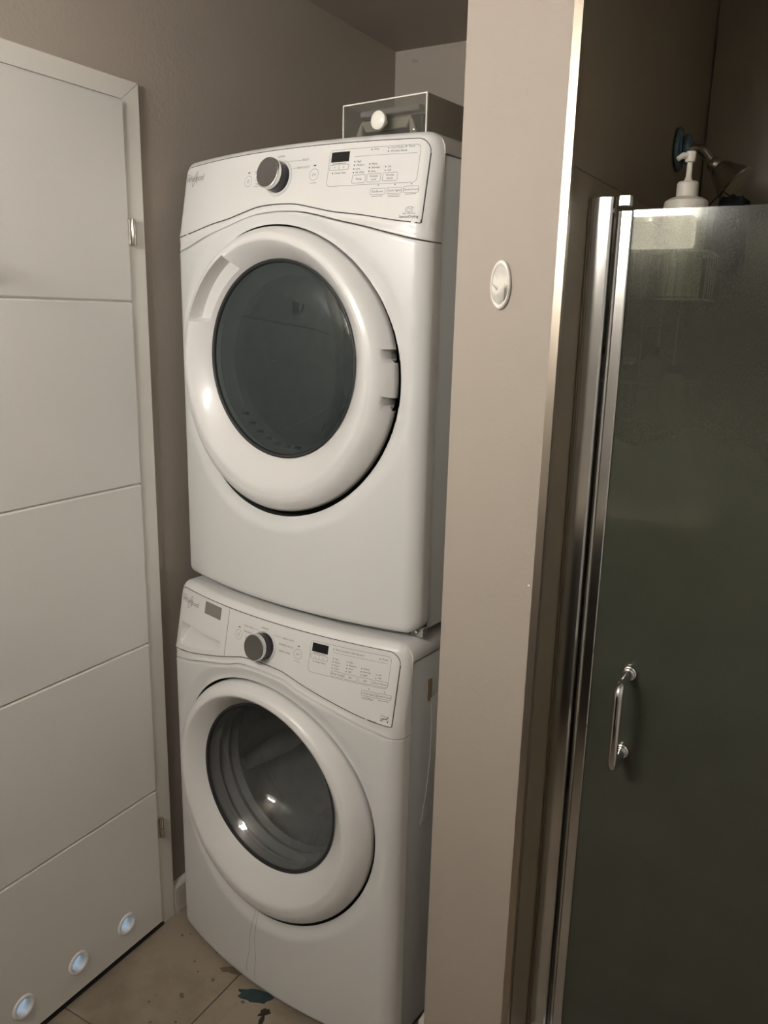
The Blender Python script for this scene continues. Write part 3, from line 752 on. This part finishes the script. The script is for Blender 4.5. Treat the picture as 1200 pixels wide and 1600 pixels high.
for x in (.030, .172):
    lathe('screw', [(.0024, 0), (.0024, .001), (.0001, .0022)], (x, -.0005, .0155 if x < .1 else .0165), (0, -1, 0), M_CHROME, lb, n=12)
# inner white folded mouth seen through the front
V = [(.040, .006, .044), (.160, .006, .044), (.150, .006, .024), (.052, .006, .024), (.040, .014, .044), (.160, .014, .044), (.150, .014, .024), (.052, .014, .024)]
obj('inner_flap', V, [(0, 1, 2, 3), (4, 7, 6, 5), (0, 4, 5, 1), (1, 5, 6, 2), (2, 6, 7, 3), (3, 7, 4, 0)], M_PUMP, lb, bevel=.002)
for sx in (0, 1):
    X = lambda a: a if sx == 0 else BW-a
    V = [(X(.022), .006, .004), (X(.042), .006, .004), (X(.044), .006, .046), (X(.036), .006, .034), (X(.022), .012, .004), (X(.042), .012, .004), (X(.044), .012, .046), (X(.036), .012, .034)]
    obj('inner_leg', V, [(0, 1, 2, 3), (4, 7, 6, 5), (0, 4, 5, 1), (1, 5, 6, 2), (2, 6, 7, 3), (3, 7, 4, 0)], M_PUMP, lb, bevel=.001)
box('inner_frame', .030, BW-.030, .016, .04, .054, .066, M_LINER, lb, bevel=.003)
box('inner_lint', .028, BW-.028, .030, .06, .004, .052, M_DARK, lb, bevel=.006)

# ------------------------------------------------------------------ paper and tape on the washer side
wr = washer
def wpt(x, y, z):
    c, s = math.cos(-.10747), math.sin(-.10747); return Vector((-.00113+c*x-s*y, -.06058+s*x+c*y, z))
n = 14; P = []
for k in range(n+1):
    t = k/n; z = .832-.285*t
    yy = .116-.030*t**1.4; xx = .6885+.012*math.sin(t*pi)**1.0*.6+.004*t
    P.append([wpt(xx, yy, z), wpt(xx+.0006, yy, z), wpt(xx+.001, yy+.026, z+.004), wpt(xx+.0004, yy+.026, z+.004), wpt(xx, yy, z)])
P = np.array([[tuple(a) for a in row] for row in P]); V, Q = griddata(P)
tag(obj('paper_sheet', V, Q, M_PAPER, None, smooth=True, auto=.8), 'white paper sheet hanging in the gap beside the washer', 'paper')
V, Q = boxd(0, .0012, 0, .016, 0, .050); V = [wpt(.6860+a, .105+b, .826+c) for a, b, c in V]
tag(obj('tape_strip', V, Q, M_TAN), 'tan tape strip holding paper on the washer side', 'tape')

# ------------------------------------------------------------------ adhesive hook, nail, chip on partition
hk = empty('wall_hook', 'white oval adhesive hook on the partition end', 'hook', (.8255, YP, 1.6675))
HA, HBz = .0185, .0415
def oval(prof, name, m, par, n=56):
    V = []; Q = []
    for (s, y) in prof:
        for k in range(n):
            th = 2*pi*k/n; V.append((HA*s*math.cos(th), -y, HBz*s*math.sin(th)+(1-s)*(-.004)))
    for i in range(len(prof)-1):
        for k in range(n): Q.append((i*n+k, i*n+(k+1) % n, (i+1)*n+(k+1) % n, (i+1)*n+k))
    Q.append(tuple((len(prof)-1)*n+k for k in range(n)))
    return obj(name, V, Q, m, par, smooth=True, auto=.9)
oval([(.97, 0), (.98, .0015)], 'adhesive_pad', M_DARK, hk)
oval([(1, .0015), (1.0, .0055), (.975, .0075), (.92, .0085), (.82, .0082), (.80, .0075), (.76, .0062), (.3, .0058), (.01, .0058)], 'base', M_KNOBWHITE, hk)
P = []
for k in range(17):   # scooped tongue
    a = k/16; z = -.034+.036*a; dep = .0065+.013*math.sin(min(1, a*1.25)*pi/2)
    wd = .0128*math.sqrt(max(0.02, 1-((z+.004)/.033)**2))
    cut = .55*max(0, (a-.55)/.45)
    P.append([(wd*t, -(dep-(abs(t)**2)*.0035), z-(.012*(1-abs(t))*max(0, a-.3)/.7)) for t in np.linspace(-1, 1, 13)])
P = np.array(P); V, Q = griddata(P); o = obj('hook_tongue', V, Q, M_KNOBWHITE, hk, smooth=True, auto=2); sd = o.modifiers.new('s', 'SOLIDIFY'); sd.thickness = .0022; sd.offset = -1
tag(lathe('nail', [(.0001, .0035), (.0018, .003), (.0022, .0015), (.0016, 0)], (.9115, YP, 1.136), (0, -1, 0), M_KNOBWHITE, None, n=12), 'tiny white nail head near the partition corner', 'nail')

# blue pencil squiggle on the back wall
V, Q = ribbon_on([(0, .006), (.003, -.006), (.007, .004), (.010, -.005), (.013, .001), (.018, -.006)], .0022, 0, lambda x, z: 0)
o = obj('pencil_mark', [(a+.010, YB-.0006+b, c+2.405) for a, b, c in V], Q, M_TOWEL, None); tag(o, 'small blue squiggle drawn on the back wall', 'mark')

# ------------------------------------------------------------------ shower enclosure
struct(box('shower_curb', XS, XR, YG-.03, YG+.06, 0, .05, M_VENT, bevel=.006), 'white shower curb')
struct(box('floor_shower', XS, XR, YG+.06, YB-.014, 0, .03, M_VENT))
jb = empty('shower_jamb', 'tall polished metal wall jamb of the shower, beside the glass door', 'jamb', (0, 0, 0))
jb.location = (XS, YG, .05)
def extr(name, prof, z0, z1, m, par, auto=.4):
    n = len(prof); V = [(x, y, z) for z in (z0, z1) for x, y in prof]
    Q = [(i, (i+1) % n, n+(i+1) % n, n+i) for i in range(n)]+[tuple(range(n)), tuple(range(2*n-1, n-1, -1))]
    return obj(name, V, Q, m, par, smooth=True, auto=auto)
arc = [(.0, .022), (.0, .006), (.0015, .003), (.0045, .0008), (.008, .0), (.013, .0001), (.018, .00035), (.024, .0008), (.030, .0014), (.0355, .0021), (.039, .0045), (.0415, .0085), (.0415, .022)]
extr('wall_channel', arc, 0, 1.770, M_ALU, jb, .15)
extr('channel_flange', [(-.0005, .004), (-.0005, -.0035), (.0012, -.0035), (.0012, .004)], 0, 1.768, M_TRIMMETAL, jb)
sd_ = empty('shower_door', 'framed shower door of hazy greenish glass with chrome pull handle', 'shower door', (.9815, YG, .05))
XG1 = 1.70
stile = [(0, .020), (0, .003), (.0012, .0005), (.0042, -.0012), (.0060, -.0002), (.0072, .0008), (.0095, .0), (.0255, 0), (.0275, .0015), (.0275, .020)]
extr('stile', stile, .005, 1.745, M_ALU, sd_, .02)
extr('stile', [(XG1-.9815+a, b) for a, b in [(0, 0), (.0275, 0), (.0275, .020), (0, .020)]], .005, 1.745, M_ALU, sd_)
box('bottom_rail', .0275, XG1-.9815, 0, .018, .002, .024, M_ALU, sd_, bevel=.001)
box('pivot_block', .0015, .0225, 0, .016, 1.753, 1.772, M_ALU, sd_, bevel=.002)
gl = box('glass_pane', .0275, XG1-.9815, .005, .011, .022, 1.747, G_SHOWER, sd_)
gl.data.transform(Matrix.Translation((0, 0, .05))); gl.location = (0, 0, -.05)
hd = empty('handle', None, None); hd.parent = sd_; hd['label'] = 'chrome pull handle'
gx = 1.0796-.9815; za, zb_ = .957-.05, .793-.05; so = .072; rr = .0088
pts = [(gx, .004, za)]+[(gx, -so+.022-.022*math.sin(a), za-.022+.022*math.cos(a)) for a in np.linspace(0, pi/2, 9)]
pts += [(gx, -so+.014-.014*math.cos(a), zb_-.004+.014-.014*math.sin(a)) for a in np.linspace(0, pi/2, 9)]+[(gx, -.02, zb_-.002), (gx, .004, zb_)]
tube('grip', pts, rr, M_CHROME, hd, 20)
for z in (za, zb_):
    lathe('rosette', [(.0145, -.0045), (.0150, .0), (.0140, .003), (.0118, .0045), (.0115, .008), (.0100, .0095), (.0088, .0098)], (gx, 0, z), (0, -1, 0), M_CHROME, hd, n=28)
struct(box('trim_5', XG1+.004, XR, YG-.002, YG+.03, .05, 1.83, M_ALU), 'right jamb of the shower')

# ---- shower arm and head
sh = empty('showerhead', 'tarnished nickel shower head on a bent arm above the glass', 'shower head', (XS-.002, .733, 2.014))
lathe('flange', [(.0495, 0), (.0500, .004), (.046, .008), (.036, .011), (.030, .011), (.0285, .0135), (.018, .014)], (0, 0, 0), (1, 0, 0), M_FLANGE, sh, n=36)
lathe('collar', [(.024, .012), (.033, .018), (.034, .024), (.030, .030), (.016, .034)], (0, 0, 0), (1, 0, 0), M_FLANGE, sh, n=32)
arm = [(0.01, 0, 0), (.045, 0, -.001), (.058, -.001, -.006), (.070, -.002, -.018), (.088, -.004, -.042)]
arm_s = []
A = [Vector(a) for a in arm]
for i in range(len(A)-1):
    for k in range(5):
        t = k/5; p0 = A[max(i-1, 0)]; p1 = A[i]; p2 = A[i+1]; p3 = A[min(i+2, len(A)-1)]
        arm_s.append(.5*((2*p1)+(p2-p0)*t+(2*p0-5*p1+4*p2-p3)*t*t+(3*p1-p0-3*p2+p3)*t**3))
arm_s.append(A[-1]); tube('arm', arm_s, .0115, M_NICKEL, sh, 18)
axh = Vector((.70, -.15, -.62)).normalized(); oh = Vector((.083, -.004, -.036))
lathe('swivel_nut', [(.015, -.004), (.0175, 0), (.0175, .012), (.015, .016)], oh, axh, M_NICKEL, sh, n=10)
lathe('spray_body', [(.013, .014), (.022, .020), (.028, .030), (.036, .052), (.046, .072), (.048, .080), (.043, .083), (.0001, .081)], oh, axh, M_NICKEL, sh, n=14, auto=.35)
# ---- caddy on the shower wall
cz0, cz1 = 1.652, 1.736
cad = empty('shower_caddy', 'white wire caddy with two baskets behind the shower glass', 'caddy', (XS-.002, .17, 1.40))
def C(x, y, z): return (x-XS+.002, y-.17, z-1.40)
def rimpts(z0, x0, x1, y0, y1, slant=0):
    P = [(x0, y1, z0-slant), (x0, y0, z0)]
    for a in np.linspace(0, pi/2, 5): P.append((x1-.015+.015*math.sin(a), y0+.015-.015*math.cos(a), z0))
    P += [(x1, y1, z0-slant), (x0, y1, z0-slant)]
    return [C(*p) for p in P]
def basket(z0, z1, x0, x1, y0, y1, band):
    b = empty('basket', None, None); b.parent = cad
    tube('rim_wire', rimpts(z1, x0, x1, y0, y1), .0032, M_WIRE, b, 8)
    tube('base_wire', rimpts(z0, x0, x1, y0, y1), .0022, M_WIRE, b, 8)
    ws = []
    for x in np.arange(x0+.012, x1-.008, .0155): ws.append(tubed([C(x, y0, z1), C(x, y0, z0), C(x, y1, z0), C(x, y1, z1)], .0012, 6))
    for y in np.arange(y0+.02, y1, .025): ws.append(tubed([C(x1, y, z1), C(x1, y, z0), C(x0, y, z0)], .0012, 6))
    multi('wires', ws, M_WIRE, b, smooth=True)
basket(cz0, cz1, XS+.012, 1.118, .17, .30, True)
basket(1.425, 1.497, XS+.012, 1.112, .17, .30, False)
for x in (1.022, 1.055): tube('upright', [C(x, .30, 1.42), C(x, .30, 1.80)], .0022, M_WIRE, cad, 8)
tube('upright', [C(1.018, .172, 1.497), C(1.012, .172, 1.652)], .0018, M_WIRE, cad, 8)
# pump bottle
pb_ = empty('pump_bottle', 'cream pump bottle standing in the upper caddy basket', 'bottle', (1.064, .213, cz0+.002))
h0 = 1.826-cz0
lathe('bottle_body', [(.036, 0), (.039, .004), (.039, h0-.008), (.0375, h0-.001), (.030, h0+.004), (.0205, h0+.007)], (0, 0, 0), (0, 0, 1), M_PUMP, pb_, n=40)
lathe('cap', [(.019, h0+.006), (.019, h0+.030), (.0165, h0+.033)], (0, 0, 0), (0, 0, 1), M_PUMP, pb_, n=32)
lathe('pump_stem', [(.0085, h0+.032), (.0052, h0+.042), (.0048, h0+.066), (.0085, h0+.067), (.0095, h0+.070), (.0095, h0+.083), (.0080, h0+.085)], (0, 0, 0), (0, 0, 1), M_PUMP, pb_, n=24)
tube('spout', [(0, 0, h0+.077), (-.012, -.010, h0+.077), (-.019, -.015, h0+.071)], [.006, .0055, .0045], M_PUMP, pb_, 12)
tub = empty('bath_tub_jar', 'squat pale container left of the pump bottle in the caddy', 'container', (.985, .222, cz0+.002))
tub.name = 'square_container'
box('container_body', -.035, .033, -.035, .035, 0, .135, M_PUMP, tub, bevel=.006); box('container_lid', -.036, .034, -.036, .036, .135, .147, M_KNOBWHITE, tub, bevel=.003)
# black bath pouf
bm = bmesh.new(); bmesh.ops.create_icosphere(bm, subdivisions=4, radius=1)
for v_ in bm.verts:
    c = v_.co.copy(); nn = math.sin(c.x*9+c.y*5)*math.sin(c.y*8+c.z*7)*math.sin(c.z*9+c.x*4)
    k_ = (abs(c.x)**4+abs(c.y)**4+abs(c.z)**4)**-.25
    v_.co = Vector((c.x*.030, c.y*.026, c.z*.070))*k_*(1+.12*nn)
me = bpy.data.meshes.new('bath_pouf'); bm.to_mesh(me); bm.free(); me.materials.append(M_POUF); me.polygons.foreach_set('use_smooth', [True]*len(me.polygons))
o = bpy.data.objects.new('bath_pouf', me); COL.objects.link(o); o.location = (1.128, .338, 1.778); tag(o, 'black mesh bath pouf hanging right of the pump bottle', 'pouf')
tube('hanging_loop', [(0, 0, .066), (-.02, -.01, .080), (-.045, -.022, .050), (-.070, -.034, .020)], .0012, M_POUF, o, 6)
# dark bottles in the lower basket
for (x, h, rr_, col, lab, nm) in ((.985, .115, .022, M_DARK, 'black bottle on the left of the lower caddy basket', 'shampoo_bottle'), (1.028, .135, .020, M_LINER, 'grey bottle in the middle of the lower caddy basket', 'shampoo_bottle'), (1.072, .10, .021, M_PUMP, 'short cream bottle on the right of the lower caddy basket', 'shampoo_bottle')):
    e_ = empty(nm, lab, 'bottle', (x, .225, 1.427)); lathe('bottle_body', [(rr_-.002, 0), (rr_, .003), (rr_, h*.8), (rr_*.6, h*.88)], (0, 0, 0), (0, 0, 1), col, e_, n=24); lathe('cap', [(rr_*.6, h*.88), (rr_*.6, h), (rr_*.5, h+.002)], (0, 0, 0), (0, 0, 1), M_KNOBWHITE if col is M_DARK else M_DARK, e_, n=20)

# ------------------------------------------------------------------ vanity side of the room (seen in reflections)
vl = empty('vanity_light', 'frosted bar lamp over the vanity, seen reflected in the shower metal', 'lamp', (.50, YR, 1.887))
box('housing', -.27, .27, 0, .11, 0, .113, M_SHADE, vl, bevel=.01)
box('diffuser', -.25, .25, .0, .10, .115, .25, M_LAMP, vl, bevel=.02)
vc = empty('vanity_cabinet', 'dark vanity cabinet reflected in the shower metal', 'cabinet', (.5, YR, 0))
box('cabinet_body', -.45, .45, .001, .38, .08, .865, M_CAB, vc, bevel=.004); box('countertop', -.47, .47, .001, .40, .865, .90, M_HOUS, vc, bevel=.005); box('plinth', -.43, .43, .001, .33, 0, .08, M_CAB, vc)
for s in (-1, 1):
    d_ = box('door', min(s*.01, s*.44), max(s*.01, s*.44), .381, .398, .10, .78, M_CAB, vc, bevel=.003); lathe('knob', [(.006, 0), (.012, .012), (.0001, .02)], (s*.05, .398, .6), (0, 1, 0), M_CHROME, d_, n=16)


tw = empty('folded_towel', 'folded blue towel on the vanity counter', 'towel', (.36, YR+.20, .901))
box('towel_fold', -.16, .16, -.12, .12, 0, .04, M_TOWEL, tw, bevel=.015); box('towel_fold', -.155, .155, -.115, .115, .041, .08, M_TOWEL, tw, bevel=.015)
